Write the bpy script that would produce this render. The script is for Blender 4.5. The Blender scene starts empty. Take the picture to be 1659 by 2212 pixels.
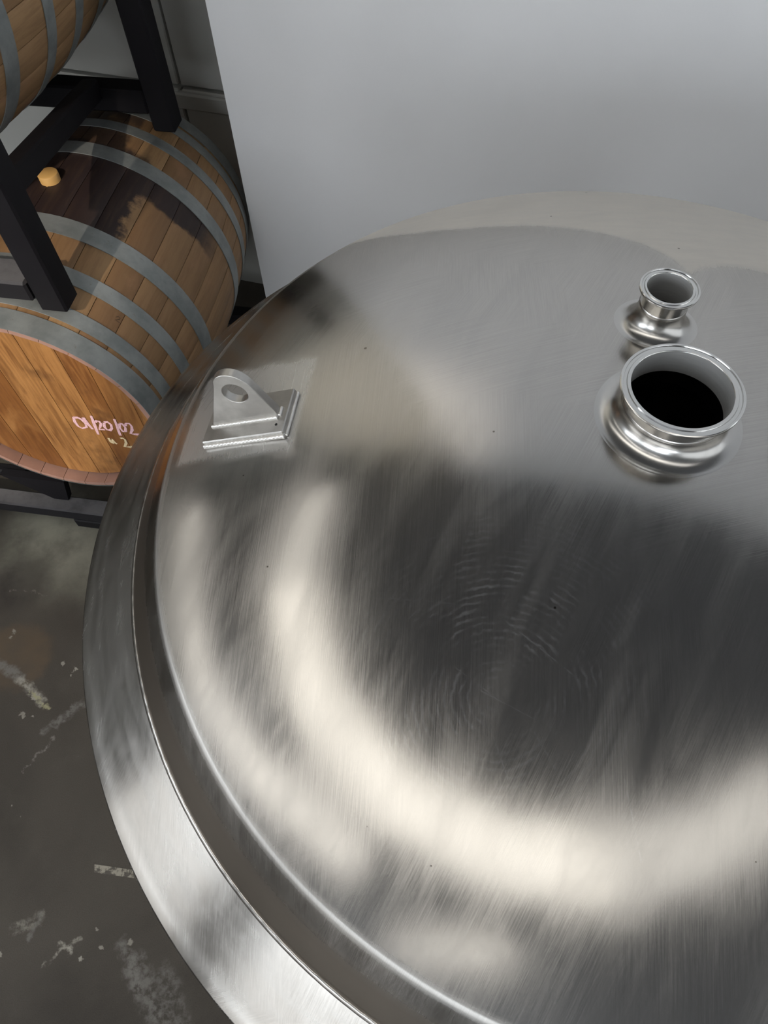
import bpy, math, random
from mathutils import Matrix, Vector
PI = math.pi
S = bpy.context.scene
COL = S.collection
random.seed(7)

# ------------------------------------------------------------------ camera
ZR = 1.08                      # height of the tank's outer rim above the floor
CAM_P, CAM_R, CAM_H, CAM_F = 1.02574, 0.03165, 0.83608, 1529.16
def make_camera():
    p, r = CAM_P, CAM_R
    f = Vector((0, math.cos(p), -math.sin(p))); rt = Vector((1, 0, 0)); dn = f.cross(rt)
    rt2 = math.cos(r) * rt + math.sin(r) * dn
    dn2 = -math.sin(r) * rt + math.cos(r) * dn
    m = Matrix(((rt2.x, -dn2.x, -f.x, 0), (rt2.y, -dn2.y, -f.y, 0), (rt2.z, -dn2.z, -f.z, CAM_H + ZR), (0, 0, 0, 1)))
    cd = bpy.data.cameras.new('camera'); co = bpy.data.objects.new('camera', cd); COL.objects.link(co)
    co.matrix_world = m
    cd.sensor_fit = 'VERTICAL'; cd.sensor_height = 24.0; cd.sensor_width = 18.0
    cd.lens = CAM_F / 2212.0 * 24.0
    cd.clip_start = 0.02; cd.clip_end = 200
    S.camera = co
make_camera()

# ------------------------------------------------------------------ world, exposure
S.view_settings.view_transform = 'Standard'; S.view_settings.look = 'None'
S.view_settings.gamma = 1.0; S.view_settings.use_curve_mapping = False
S.view_settings.exposure = 0.0
S.cycles.max_bounces = 6; S.cycles.diffuse_bounces = 3; S.cycles.glossy_bounces = 4
S.cycles.use_adaptive_sampling = True; S.cycles.adaptive_threshold = 0.08; S.cycles.adaptive_min_samples = 20; S.cycles.use_denoising = True
S.cycles.caustics_reflective = True; S.cycles.blur_glossy = 0.5; S.cycles.sample_clamp_indirect = 4.0
W = bpy.data.worlds.new('overcast_daylight'); S.world = W; W.use_nodes = True
W.node_tree.nodes['Background'].inputs[0].default_value = (0.86, 0.93, 1.0, 1)
W.node_tree.nodes['Background'].inputs[1].default_value = 1.35

# ------------------------------------------------------------------ light levels
PANEL_L = 2.35       # ceiling panel luminaires
SIDE_FILL_L = 1.0       # unseen glowing windows added on the right as fill
RIBBON_L = 5.2       # frosted ribbon windows on the left and behind the camera
DOOR_L = 1.1        # translucent roller door sections below them
WASH_W = 560.0       # unseen spotlight added to brighten the top of the grey wall
SPOT_W = 640.0       # spotlight aimed at the barrel racks

# ------------------------------------------------------------------ room frame
WU = Vector((0.9554, -0.2952, 0)); WV = Vector((0.2952, 0.9554, 0))      # along the block wall / into it
def room(u, v, z=0.0):                                                 # z above the floor
    p = WU * u + WV * v; return Vector((p.x, p.y, z))
ROOM_ROT = math.atan2(WU.y, WU.x)

# ------------------------------------------------------------------ node helpers
class NT:
    def __init__(s, name):
        s.m = bpy.data.materials.new(name); s.m.use_nodes = True; s.t = s.m.node_tree
        s.b = s.t.nodes['Principled BSDF']; s.out = s.t.nodes['Material Output']
    def n(s, kind, **kw):
        x = s.t.nodes.new('ShaderNode' + kind)
        for k, v in kw.items(): setattr(x, k, v)
        return x
    def l(s, a, b): s.t.links.new(a, b)
    def set(s, sock, v):
        if isinstance(v, bpy.types.NodeSocket): s.l(v, sock)
        elif v is not None: sock.default_value = v
    def math(s, op, a, b=None, c=None, clamp=False):
        x = s.n('Math', operation=op, use_clamp=clamp); s.set(x.inputs[0], a)
        if b is not None: s.set(x.inputs[1], b)
        if c is not None: s.set(x.inputs[2], c)
        return x.outputs[0]
    def vmath(s, op, a, b=None, out=0):
        x = s.n('VectorMath', operation=op); s.set(x.inputs[0], a)
        if b is not None:
            if op == 'SCALE': s.set(x.inputs['Scale'], b)
            else: s.set(x.inputs[1], b)
        return x.outputs[out]
    def mix(s, f, a, b):
        x = s.n('Mix', data_type='RGBA'); s.set(x.inputs[0], f); s.set(x.inputs[6], a); s.set(x.inputs[7], b); return x.outputs[2]
    def mixf(s, f, a, b):
        x = s.n('Mix', data_type='FLOAT'); s.set(x.inputs[0], f); s.set(x.inputs[2], a); s.set(x.inputs[3], b); return x.outputs[0]
    def ramp(s, f, a, b, lo=0.0, hi=1.0):
        x = s.n('MapRange', interpolation_type='SMOOTHSTEP'); s.set(x.inputs[0], f)
        x.inputs[1].default_value = a; x.inputs[2].default_value = b; x.inputs[3].default_value = lo; x.inputs[4].default_value = hi
        return x.outputs[0]
    def noise(s, vec, scale, detail=3, rough=0.55, dist=0.0, out=0):
        x = s.n('TexNoise'); s.set(x.inputs['Vector'], vec); x.inputs['Scale'].default_value = scale
        x.inputs['Detail'].default_value = detail; x.inputs['Roughness'].default_value = rough; x.inputs['Distortion'].default_value = dist
        return x.outputs[out]
    def mapping(s, vec, loc=(0, 0, 0), rot=(0, 0, 0), sc=(1, 1, 1)):
        x = s.n('Mapping'); s.set(x.inputs[0], vec); x.inputs[1].default_value = loc; x.inputs[2].default_value = rot; x.inputs[3].default_value = sc
        return x.outputs[0]
    def dirmap(s, vec, ang, sx, sy, sz):          # rotate first, then stretch
        return s.mapping(s.mapping(vec, rot=(0, 0, math.radians(-ang))), sc=(sx, sy, sz))
    def obj(s): return s.n('TexCoord').outputs['Object']
    def pos(s): return s.n('NewGeometry').outputs['Position']
    def rnd(s): return s.n('ObjectInfo').outputs['Random']
    def attr(s, name): return s.n('Attribute', attribute_name=name).outputs['Fac']
    def bump(s, h, strength=0.3, dist=0.01):
        x = s.n('Bump'); x.inputs['Strength'].default_value = strength; x.inputs['Distance'].default_value = dist
        s.set(x.inputs['Height'], h); s.l(x.outputs[0], s.b.inputs['Normal']); return x
    def base(s, c): s.set(s.b.inputs['Base Color'], c)
    def rough(s, c): s.set(s.b.inputs['Roughness'], c)
    def metal(s, c): s.set(s.b.inputs['Metallic'], c)
def c4(r, g, b): return (r, g, b, 1.0)

# ------------------------------------------------------------------ mesh helpers
def mesh_obj(name, verts, faces, mat, parent=None, smooth=True, loc=None, mats=None):
    me = bpy.data.meshes.new(name); me.from_pydata([tuple(v) for v in verts], [], faces)
    me.update()
    if smooth:
        for p in me.polygons: p.use_smooth = True
    o = bpy.data.objects.new(name, me); COL.objects.link(o)
    if mat: me.materials.append(mat)
    if parent: o.parent = parent
    if loc is not None: o.location = loc
    return o
def tag(o, label=None, cat=None, group=None, kind=None):
    if label: o['label'] = label
    if cat: o['category'] = cat
    if group: o['group'] = group
    if kind: o['kind'] = kind
    return o
def empty(name, loc, rotz=0.0):
    o = bpy.data.objects.new(name, None); COL.objects.link(o); o.location = loc; o.rotation_euler = (0, 0, rotz); o.empty_display_size = .1
    return o
class MB:
    def __init__(s): s.v = []; s.f = []
    def add(s, vs, fs):
        k = len(s.v); s.v += [tuple(v) for v in vs]; s.f += [tuple(i + k for i in f) for f in fs]
    def box(s, c, d, bev=0.0, M=None):
        x, y, z = [q / 2 for q in d]; b = min(bev, x * .9, y * .9, z * .9)
        if b <= 0:
            vs = [Vector((sx * x, sy * y, sz * z)) for sz in (-1, 1) for sy in (-1, 1) for sx in (-1, 1)]
            fs = [(0, 2, 3, 1), (4, 5, 7, 6), (0, 1, 5, 4), (2, 6, 7, 3), (0, 4, 6, 2), (1, 3, 7, 5)]
        else:
            vs = []; idx = {}
            for sx in (-1, 1):
                for sy in (-1, 1):
                    for sz in (-1, 1):
                        for a in range(3):
                            q = [sx * (x - b), sy * (y - b), sz * (z - b)]
                            q[a] = (sx * x, sy * y, sz * z)[a]
                            idx[(sx, sy, sz, a)] = len(vs); vs.append(Vector(q))
            fs = []
            def I(*k): return idx[k]
            for a in range(3):
                o1, o2 = (a + 1) % 3, (a + 2) % 3
                for sg in (-1, 1):
                    q = []
                    for (p, r) in ((-1, -1), (1, -1), (1, 1), (-1, 1)):
                        t = [0, 0, 0]; t[a] = sg; t[o1] = p; t[o2] = r; q.append(I(t[0], t[1], t[2], a))
                    fs.append(tuple(q if sg > 0 else q[::-1]))
                for p in (-1, 1):
                    for r in (-1, 1):            # edges along axis a
                        t1 = [0, 0, 0]; t1[o1] = p; t1[o2] = r
                        A = list(t1); A[a] = -1; B = list(t1); B[a] = 1
                        q = [I(*A, o1), I(*B, o1), I(*B, o2), I(*A, o2)]
                        fs.append(tuple(q if p * r < 0 else q[::-1]))
            for sx in (-1, 1):
                for sy in (-1, 1):
                    for sz in (-1, 1):
                        q = [I(sx, sy, sz, 0), I(sx, sy, sz, 1), I(sx, sy, sz, 2)]
                        fs.append(tuple(q if sx * sy * sz > 0 else q[::-1]))
        c = Vector(c)
        vs = [(M @ v if M else v) + c for v in vs]
        s.add(vs, fs)
    def bar(s, a, b, w, h, bev=0.004, up=Vector((0, 0, 1))):
        a = Vector(a); b = Vector(b); d = b - a; L = d.length; x = d.normalized()
        y = up.cross(x)
        if y.length < 1e-4: y = Vector((0, 1, 0)).cross(x)
        y.normalize(); z = x.cross(y)
        s.box((a + b) / 2, (L, w, h), bev, Matrix((x, y, z)).transposed())
    def lathe(s, prof, n=96, M=None, cap0=False, cap1=False, a0=0.0, a1=2 * PI):
        full = abs(a1 - a0 - 2 * PI) < 1e-6; k = n if full else n + 1
        vs = []; fs = []; m = len(prof)
        for i in range(k):
            a = a0 + (a1 - a0) * i / n; ca, sa = math.cos(a), math.sin(a)
            for r, z in prof:
                q = Vector((r * ca, r * sa, z)); vs.append(M @ q if M else q)
        for i in range(n):
            j = (i + 1) % k
            for t in range(m - 1): fs.append((i * m + t, j * m + t, j * m + t + 1, i * m + t + 1))
        if cap0: fs.append(tuple(i * m for i in range(k))[::-1])
        if cap1: fs.append(tuple(i * m + m - 1 for i in range(k)))
        s.add(vs, fs)
    def build(s, name, mat, parent=None, smooth=True, sharp=None):
        o = mesh_obj(name, s.v, s.f, mat, parent, smooth)
        if sharp is not None and smooth: o.data.set_sharp_from_angle(angle=sharp)
        return o
SH = math.radians(35)

# ------------------------------------------------------------------ materials
def m_plain(name, col, rough=.6, metal=0.0, vary=.0, scale=6.0):
    t = NT(name)
    if vary:
        f = t.noise(t.obj(), scale, 5)
        t.base(t.mix(f, c4(*[q * (1 - vary) for q in col]), c4(*[min(1, q * (1 + vary)) for q in col])))
    else: t.base(c4(*col))
    t.rough(rough); t.metal(metal); return t.m
def m_emit(name, col, L):
    t = NT(name); t.base(c4(.8, .8, .8)); t.set(t.b.inputs['Emission Color'], c4(*col)); t.b.inputs['Emission Strength'].default_value = L
    return t.m

def m_steel(name, dome=False, dull=0.0):
    t = NT(name); P = t.obj()
    # fine sanding lines in two hand-brushed directions, chosen patch by patch
    big = t.noise(P, 3.2, 2, .5, .6)
    A = t.noise(t.dirmap(P, 58, 9, 1100, 60), 1.0, 3, .65)
    B = t.noise(t.dirmap(P, 84, 9, 1000, 60), 1.0, 3, .65)
    C = t.noise(t.dirmap(P, 12, 10, 1000, 60), 1.0, 3, .65)
    sel = t.ramp(big, .44, .56)
    lines = t.mixf(sel, A, B)
    lines = t.mixf(t.ramp(t.noise(t.mapping(P, loc=(3, 1, 0)), 2.6, 2, .5, .5), .52, .62), lines, C)
    grain = t.noise(P, 900.0, 2, .6)
    smear = t.noise(t.dirmap(P, 64, 3, 15, 8), 1.6, 5, .60, .6)
    rb = t.mixf(t.ramp(smear, .34, .68), .175, .235)
    rb = t.math('ADD', rb, t.math('MULTIPLY', t.math('SUBTRACT', lines, .5), .12))
    col = t.mix(t.ramp(smear, .3, .7), c4(.455, .439, .417), c4(.49, .472, .448))
    col = t.mix(t.ramp(lines, .25, .75), t.vmath('SCALE', col, .86), col)
    if dome:
        dust, ground, halo, swirl = t.attr('dust'), t.attr('ground'), t.attr('halo'), t.attr('swirl')
        dn = t.noise(t.mapping(P, rot=(0, 0, .2), sc=(10, 40, 10)), 1.5, 6, .65)
        ridge = t.attr('ridge')
        dd = t.math('MULTIPLY', dust, t.ramp(dn, .2, .75, .65, 1.0))
        # thin wiping scratches
        sw = t.n('TexWave', wave_type='RINGS', rings_direction='Z'); t.set(sw.inputs['Vector'], t.mapping(P, loc=(.20, .27, 0)))
        sw.inputs['Scale'].default_value = 46; sw.inputs['Distortion'].default_value = 3.2; sw.inputs['Detail'].default_value = 3; sw.inputs['Detail Scale'].default_value = 2.5
        sn = t.noise(t.dirmap(P, 50, 7, 16, 8), 2.0, 5, .7)
        ss = t.math('MULTIPLY', t.math('MULTIPLY', t.ramp(sw.outputs['Fac'], .55, 1.0), t.ramp(sn, .44, .66)), swirl)
        sp3 = t.n('SeparateXYZ'); t.l(P, sp3.inputs[0]); fl = t.n('CombineXYZ'); t.l(sp3.outputs[0], fl.inputs[0]); t.l(sp3.outputs[1], fl.inputs[1])
        jit = t.ramp(t.noise(P, 120, 3, .7), .38, .6)
        for (p_, q_, w_, k_) in (((-.185, -.205), (-.132, -.256), .0009, .5), ((-.214, -.262), (-.165, -.292), .0007, .35), ((-.30, -.17), (-.22, -.186), .0006, .35), ((-.205, -.30), (-.195, -.335), .0007, .35), ((-.10, -.34), (-.094, -.40), .0008, .3), ((-.235, -.24), (-.20, -.27), .0006, .35), ((-.17, -.30), (-.155, -.33), .0009, .3)):
            L2_ = (q_[0] - p_[0]) ** 2 + (q_[1] - p_[1]) ** 2; d0_ = t.vmath('SUBTRACT', fl.outputs[0], (p_[0], p_[1], 0))
            h_ = t.math('DIVIDE', t.vmath('DOT_PRODUCT', d0_, (q_[0] - p_[0], q_[1] - p_[1], 0), out=1), L2_, clamp=True)
            d_ = t.vmath('LENGTH', t.vmath('SUBTRACT', d0_, t.vmath('SCALE', (q_[0] - p_[0], q_[1] - p_[1], 0), h_)), out=1)
            ss = t.math('MAXIMUM', ss, t.math('MULTIPLY', t.ramp(d_, w_, 0.0, 0, k_ * 1.6), jit))
        specks = t.n('TexVoronoi', feature='F1'); t.set(specks.inputs['Vector'], P); specks.inputs['Scale'].default_value = 26
        sp = t.math('LESS_THAN', specks.outputs['Distance'], t.math('MULTIPLY', t.math('MULTIPLY', specks.outputs['Color'], .06), t.math('MULTIPLY', specks.outputs['Color'], .9)))
        rb = t.mixf(halo, rb, .185)
        rb = t.mixf(ground, rb, t.math('ADD', .30, t.math('MULTIPLY', t.math('SUBTRACT', lines, .5), .2)))
        # dried film: part of the surface is a pale matt deposit
        film = t.math('ADD', t.math('MULTIPLY', dd, .8), t.math('ADD', t.math('MULTIPLY', ss, .12), t.math('MULTIPLY', t.ramp(smear, .5, .8), .05)), clamp=True)
        rb = t.mixf(t.attr('tint'), rb, .32); rb = t.mixf(ridge, rb, .48); film = t.math('MAXIMUM', film, t.math('MULTIPLY', ridge, .12))
        film = t.math('MAXIMUM', film, t.math('MULTIPLY', ground, .22))
        t.metal(t.math('SUBTRACT', 1.0, film))
        col = t.mix(t.attr('tint'), col, c4(.34, .30, .26))
        col = t.mix(dd, col, c4(.60, .565, .51)); col = t.mix(ss, col, c4(.62, .62, .62))
        col = t.mix(ground, col, c4(.60, .59, .575))
        col = t.mix(t.math('MULTIPLY', sp, .8), col, c4(.12, .105, .09))
        rb = t.mixf(dd, rb, .42)
    elif dull:
        sp_ = t.n('SeparateXYZ'); t.l(P, sp_.inputs[0]); pol = t.n('CombineXYZ')
        t.l(t.math('MULTIPLY', t.math('ARCTAN2', sp_.outputs[1], sp_.outputs[0]), 5.0), pol.inputs[0])
        t.l(t.math('MULTIPLY', t.vmath('LENGTH', P, out=1), 260.0), pol.inputs[1])
        st_ = t.noise(pol.outputs[0], 1.0, 3, .55)
        t.metal(t.math('SUBTRACT', 1.0, t.math('MULTIPLY', t.ramp(st_, .3, .8), dull)))
        rb = t.math('ADD', rb, t.math('MULTIPLY', t.ramp(st_, .3, .7), .06)); lines = st_
    else:
        t.metal(1.0)
    t.base(col); t.rough(rb); t.b.inputs['Specular Tint'].default_value = (.72, .70, .67, 1)
    h = t.math('ADD', t.math('MULTIPLY', lines, .75), t.math('MULTIPLY', grain, .25))
    wob = t.noise(P, 9.0, 2, .5)
    b1 = t.n('Bump'); b1.inputs['Strength'].default_value = .05; b1.inputs['Distance'].default_value = .008; t.set(b1.inputs['Height'], wob)
    b2 = t.n('Bump'); b2.inputs['Strength'].default_value = .024; b2.inputs['Distance'].default_value = .001; t.set(b2.inputs['Height'], h)
    t.l(b1.outputs[0], b2.inputs['Normal']); t.l(b2.outputs[0], t.b.inputs['Normal'])
    return t.m
M_DOME = m_steel('brushed_steel_dome', True)
M_STEEL = m_steel('brushed_steel')
M_RIM = m_steel('brushed_rim_steel', False, .07)
def m_ferrule():
    t = NT('polished_ferrule_steel'); P = t.obj()
    ln = t.noise(t.mapping(P, sc=(20, 20, 500)), 1.0, 3)
    t.base(c4(.62, .615, .60)); t.metal(1.0); t.rough(t.mixf(ln, .10, .22)); return t.m
M_FER = m_ferrule()
def m_bore():
    t = NT('brushed_bore_steel'); P = t.obj()
    ln = t.noise(t.mapping(P, sc=(30, 30, 700)), 1.0, 4, .7)
    t.base(t.mix(ln, c4(.55, .55, .55), c4(.82, .82, .81))); t.metal(.7); t.rough(t.mixf(ln, .32, .5)); return t.m
M_BORE = m_bore()
def m_collar():
    t = NT('brushed_collar_steel'); P = t.obj()
    ln = t.noise(t.mapping(P, sc=(25, 25, 900)), 1.0, 4, .7)
    t.base(t.mix(ln, c4(.46, .45, .435), c4(.54, .53, .515))); t.metal(1.0); t.rough(t.mixf(ln, .17, .29)); t.b.inputs['Specular Tint'].default_value = (.72, .70, .67, 1)
    tg = t.n('Tangent', direction_type='RADIAL', axis='Z'); t.l(tg.outputs[0], t.b.inputs['Tangent']); t.b.inputs['Anisotropic'].default_value = .55
    return t.m
M_COLLAR = m_collar()
def m_weld():
    t = NT('weld_bead_steel'); n_ = t.noise(t.obj(), 160, 3)
    t.base(t.mix(n_, c4(.58, .565, .54), c4(.76, .75, .73))); t.metal(.95); t.rough(.32); t.bump(n_, .04, .001); return t.m
M_WELD = m_weld()
def m_lug():
    t = NT('mill_finish_steel'); P = t.obj(); n_ = t.noise(P, 22, 5, .6)
    t.base(t.mix(t.ramp(n_, .35, .7), c4(.40, .385, .365), c4(.54, .525, .50))); t.metal(.92); t.rough(t.mixf(n_, .28, .42)); return t.m
M_LUG = m_lug()

# ------------------------------------------------------------------ setting
def m_floor():
    t = NT('stained_concrete'); P = t.pos()
    a = t.noise(P, 1.1, 5, .6, .4); b = t.noise(P, 5.0, 6, .65); g = t.noise(P, 420, 3, .7)
    col = t.mix(t.ramp(a, .38, .66), c4(.050, .043, .035), c4(.088, .077, .063))
    col = t.mix(t.ramp(b, .5, .8, 0, .55), col, c4(.115, .105, .086))
    col = t.mix(t.ramp(g, .3, .75, 0, .5), col, t.vmath('SCALE', col, .55))
    sep = t.n('SeparateXYZ'); t.l(P, sep.inputs[0])
    flat = t.n('CombineXYZ'); t.l(sep.outputs[0], flat.inputs[0]); t.l(sep.outputs[1], flat.inputs[1]); Q = flat.outputs[0]
    wob = t.vmath('SCALE', t.vmath('SUBTRACT', t.noise(Q, 26, 4, .65, 0, 1), (.5, .5, .5)), .05)
    Qw = t.vmath('ADD', Q, wob)
    brk = t.noise(Q, 55, 5, .7)
    def blob(p, r, colr, k, soft=.5):
        nonlocal col
        d = t.vmath('DISTANCE', Qw, (p[0], p[1], 0), out=1)
        f = t.math('MULTIPLY', t.ramp(d, r, r * (1 - soft), 0, k), t.ramp(b, .3, .65, .35, 1))
        col = t.mix(f, col, c4(*colr))
    def stroke(p, q, w, colr, k, br=.5):
        nonlocal col
        L2 = (q[0] - p[0]) ** 2 + (q[1] - p[1]) ** 2
        d0 = t.vmath('SUBTRACT', Qw, (p[0], p[1], 0))
        h = t.math('DIVIDE', t.vmath('DOT_PRODUCT', d0, (q[0] - p[0], q[1] - p[1], 0), out=1), L2, clamp=True)
        along = t.vmath('SCALE', (q[0] - p[0], q[1] - p[1], 0), h)
        d = t.vmath('LENGTH', t.vmath('SUBTRACT', d0, along), out=1)
        f = t.math('MULTIPLY', t.ramp(d, w, w * .2, 0, k), t.ramp(brk, br - .12, br + .16))
        col = t.mix(f, col, c4(*colr))
    gy, wh, ye = (.19, .18, .165), (.36, .34, .29), (.38, .36, .22)
    blob((-1.06, .72), .12, (.13, .093, .058), .85, .35)
    blob((-1.03, 1.08), .26, (.27, .262, .21), .95, .8); blob((-.80, 1.0), .22, (.27, .262, .21), .7, .8)
    blob((-1.1, .95), .12, (.028, .022, .021), .8, .6)
    stroke((-1.10, .70), (-1.03, .655), .022, gy, .9, .38); stroke((-1.03, .65), (-.955, .59), .018, wh, .95, .42); stroke((-.99, .61), (-.935, .575), .008, ye, .95, .36)
    stroke((-.935, .505), (-.84, .58), .016, gy, .8, .45); stroke((-.90, .515), (-.87, .57), .010, gy, .7, .45)
    stroke((-.969, .403), (-.905, .487), .006, (.22, .20, .18), .9, .38)
    stroke((-1.13, .934), (-1.07, .93), .004, (.17, .15, .13), .8, .35); stroke((-1.07, .93), (-1.01, .905), .004, (.17, .15, .13), .8, .35)
    stroke((-.90, .05), (-.84, .07), .018, wh, .6, .5); stroke((-.86, .03), (-.845, .075), .010, gy, .7, .4)
    stroke((-.815, -.03), (-.745, .022), .008, wh, .9, .46); stroke((-.785, .012), (-.758, -.004), .008, wh, .9, .42)
    stroke((-.64, .01), (-.585, -.09), .022, gy, .75, .44); stroke((-.60, -.03), (-.53, -.15), .040, gy, .75, .48); stroke((-.53, -.05), (-.48, -.16), .035, gy, .6, .5)
    for p, r in (((-1.084, .788), .012), ((-1.09, .775), .008), ((-.919, .697), .009), ((-.884, .676), .008), ((-.89, .665), .006), ((-.686, .005), .008), ((-.618, .017), .010),
                 ((-.972, .316), .007), ((-.943, .294), .006), ((-.725, -.014), .006), ((-.831, .438), .004), ((-1.0, .55), .009), ((-.985, .60), .007), ((-.97, .545), .007), ((-.92, .0), .007), ((-.70, .04), .004)):
        blob(p, r, wh, 1.0, .5)
    t.base(col); t.rough(t.mixf(b, .5, .75)); t.b.inputs['Specular IOR Level'].default_value = .3
    t.bump(t.math('ADD', g, t.math('MULTIPLY', b, 2)), .12, .004)
    return t.m
M_FLOOR = m_floor()
def quad(name, pts, mat, kind='structure'):
    o = mesh_obj(name, pts, [(0, 1, 2, 3)], mat, smooth=False); o['kind'] = kind; return o
CEIL = ZR + 2.85
UL, UR, VF, VB = -5.0, 4.2, 2.0, -5.6                # left, right, block wall, wall behind the camera
def slab(name, u0, u1, v0, v1, z0, z1, mat, bev=0.0, kind='structure', parent=None):
    b = MB(); M = Matrix((WU, WV, Vector((0, 0, 1)))).transposed()
    c = room((u0 + u1) / 2, (v0 + v1) / 2, (z0 + z1) / 2)
    b.box(c, (u1 - u0, v1 - v0, z1 - z0), bev, M)
    o = b.build(name, mat, parent, smooth=False)
    if kind: o['kind'] = kind
    return o
slab('floor', UL - .2, UR + .2, VB - .2, VF + .2, -.2, 0, M_FLOOR)
def m_paint(name, col, dirt=.06):
    t = NT(name); P = t.obj()
    a = t.noise(P, 2.0, 5, .6); f = t.noise(P, 160, 3)
    t.base(t.mix(t.ramp(a, .3, .7), c4(*[q * (1 - dirt) for q in col]), c4(*col))); t.rough(.55)
    t.bump(f, .06, .003); return t.m
M_WALLG = m_paint('grey_wall_paint', (.40, .40, .375), .12)
M_WHITE = m_paint('white_wall_paint', (.87, .88, .90), .03)
M_DARKW = m_paint('dim_wall_paint', (.34, .335, .32), .1)
M_CEIL = m_paint('dark_ceiling_paint', (.155, .158, .166), .1)
slab('ceiling', UL - .2, UR + .2, VB - .2, VF + .2, CEIL, CEIL + .12, M_CEIL)
# grey wall behind the barrels: a stem wall with a ledge, sheets above it
wb = slab('wall_back', UL - .2, UR + .2, VF + .02, VF + .2, 0, CEIL, M_DARKW)
JZ = ZR - .345
PZ = [(0.0, JZ - .004, 0.0), (JZ + .004, CEIL, .006)]
PU = [UL, -3.69, -2.47, -1.235, .0]
for (z0, z1, rec) in PZ:
    for a, b in zip(PU[:-1], PU[1:]):
        slab('panel', a + .004, b - .004, VF - .004 + rec, VF + .03, z0, z1, M_WALLG, .004, None, wb)
slab('ledge', UL, 0.0, VF - .014, VF + .01, JZ - .062, JZ - .012, M_WALLG, .005, None, wb)
# white partition on the right
PF, PE = 1.72, -.935
wr = slab('wall_right', PE, UR, PF, VF - .02, 0, CEIL, M_WHITE)
RZ0, RZ1 = 1.85, 3.35                                  # ribbon windows, height above the floor
def lit_wall(along_u, fixed, a0, a1, door0, door1, win0, win1, n, tagn, wnum):
    def sl(name, p, q, d0, d1, z0, z1, mat, kind='structure', parent=None):
        if along_u: return slab(name, p, q, fixed - d1, fixed - d0, z0, z1, mat, 0, kind, parent)
        return slab(name, fixed - d1, fixed - d0, p, q, z0, z1, mat, 0, kind, parent)
    sl('wall_%s' % tagn, a0, door0, 0, .2, 0, RZ0, M_DARKW)
    sl('wall_%s_sill' % tagn, door1, a1, 0, .2, 0, RZ0, M_DARKW)
    sl('wall_%s_head' % tagn, a0, a1, 0, .2, RZ1, CEIL, M_DARKW)
    sl('wall_%s_start' % tagn, a0, win0, 0, .2, RZ0, RZ1, M_DARKW)
    sl('wall_%s_end' % tagn, win1, a1, 0, .2, RZ0, RZ1, M_DARKW)
    d = sl('door_%d' % wnum, door0, door1, .06, .10, .02, RZ0 - .02, M_DOORG)
    for k in range(1, 4): sl('door_rail', door0, door1, .04, .11, RZ0 * k / 4 - .02, RZ0 * k / 4 + .02, M_FRAME, None, d)
    st = (win1 - win0) / n
    for k in range(n):
        w = sl('window_%d' % (wnum * 10 + k), win0 + st * k + .04, win0 + st * (k + 1) - .04, .06, .10, RZ0, RZ1, M_RIB)
        sl('mullion', win0 + st * k - .04, win0 + st * k + .04, .02, .14, RZ0, RZ1, M_FRAME, None, w)
M_RIB = m_emit('frosted_ribbon_glass', (.88, .94, 1.0), RIBBON_L)
M_DOORG = m_emit('translucent_door_sections', (1.0, .985, .96), DOOR_L)
M_FRAME = m_plain('grey_window_frame', (.25, .25, .25), .5)
lit_wall(True, VB, UL - .2, UR + .2, -3.75, -1.35, -3.75, 1.5, 5, 'front', 2)
for k in range(3):  # low windows added out of view to brighten the white partition
    w = slab('window_%d' % (31 + k), -.3 + 1.2 * k, .8 + 1.2 * k, VB - .01, VB + .02, .75, 1.75, M_RIB)
    slab('window_frame', -.35 + 1.2 * k, .85 + 1.2 * k, VB - .03, VB + .01, .70, 1.80, M_FRAME, 0, None, w)
lit_wall(False, UL, VB, VF + .2, -5.2, -2.3, -5.2, -1.3, 4, 'left', 1)
# right wall with a row of invented windows, added as fill light
WZ0, WZ1 = ZR + .1, ZR + 2.2
slab('wall_side', UR, UR + .2, VB - .2, VF + .2, 0, WZ0, M_DARKW)
slab('wall_side_lintel', UR, UR + .2, VB - .2, VF + .2, WZ1, CEIL, M_DARKW)
M_SIDE_FILL = m_emit('added_fill_glass', (.93, .97, 1.0), SIDE_FILL_L)
edges = [VB, -4.6, -3.2, -1.8, -.4, .9, VF]
for i, (a, b) in enumerate(zip(edges[:-1], edges[1:])):
    w = slab('window_%d' % (i + 1), UR + .06, UR + .10, a + .06, b - .06, WZ0, WZ1, M_SIDE_FILL)
    slab('mullion', UR + .0, UR + .14, a - .06 if i else a, a + .06, WZ0, WZ1, M_FRAME, 0, None, w)

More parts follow.
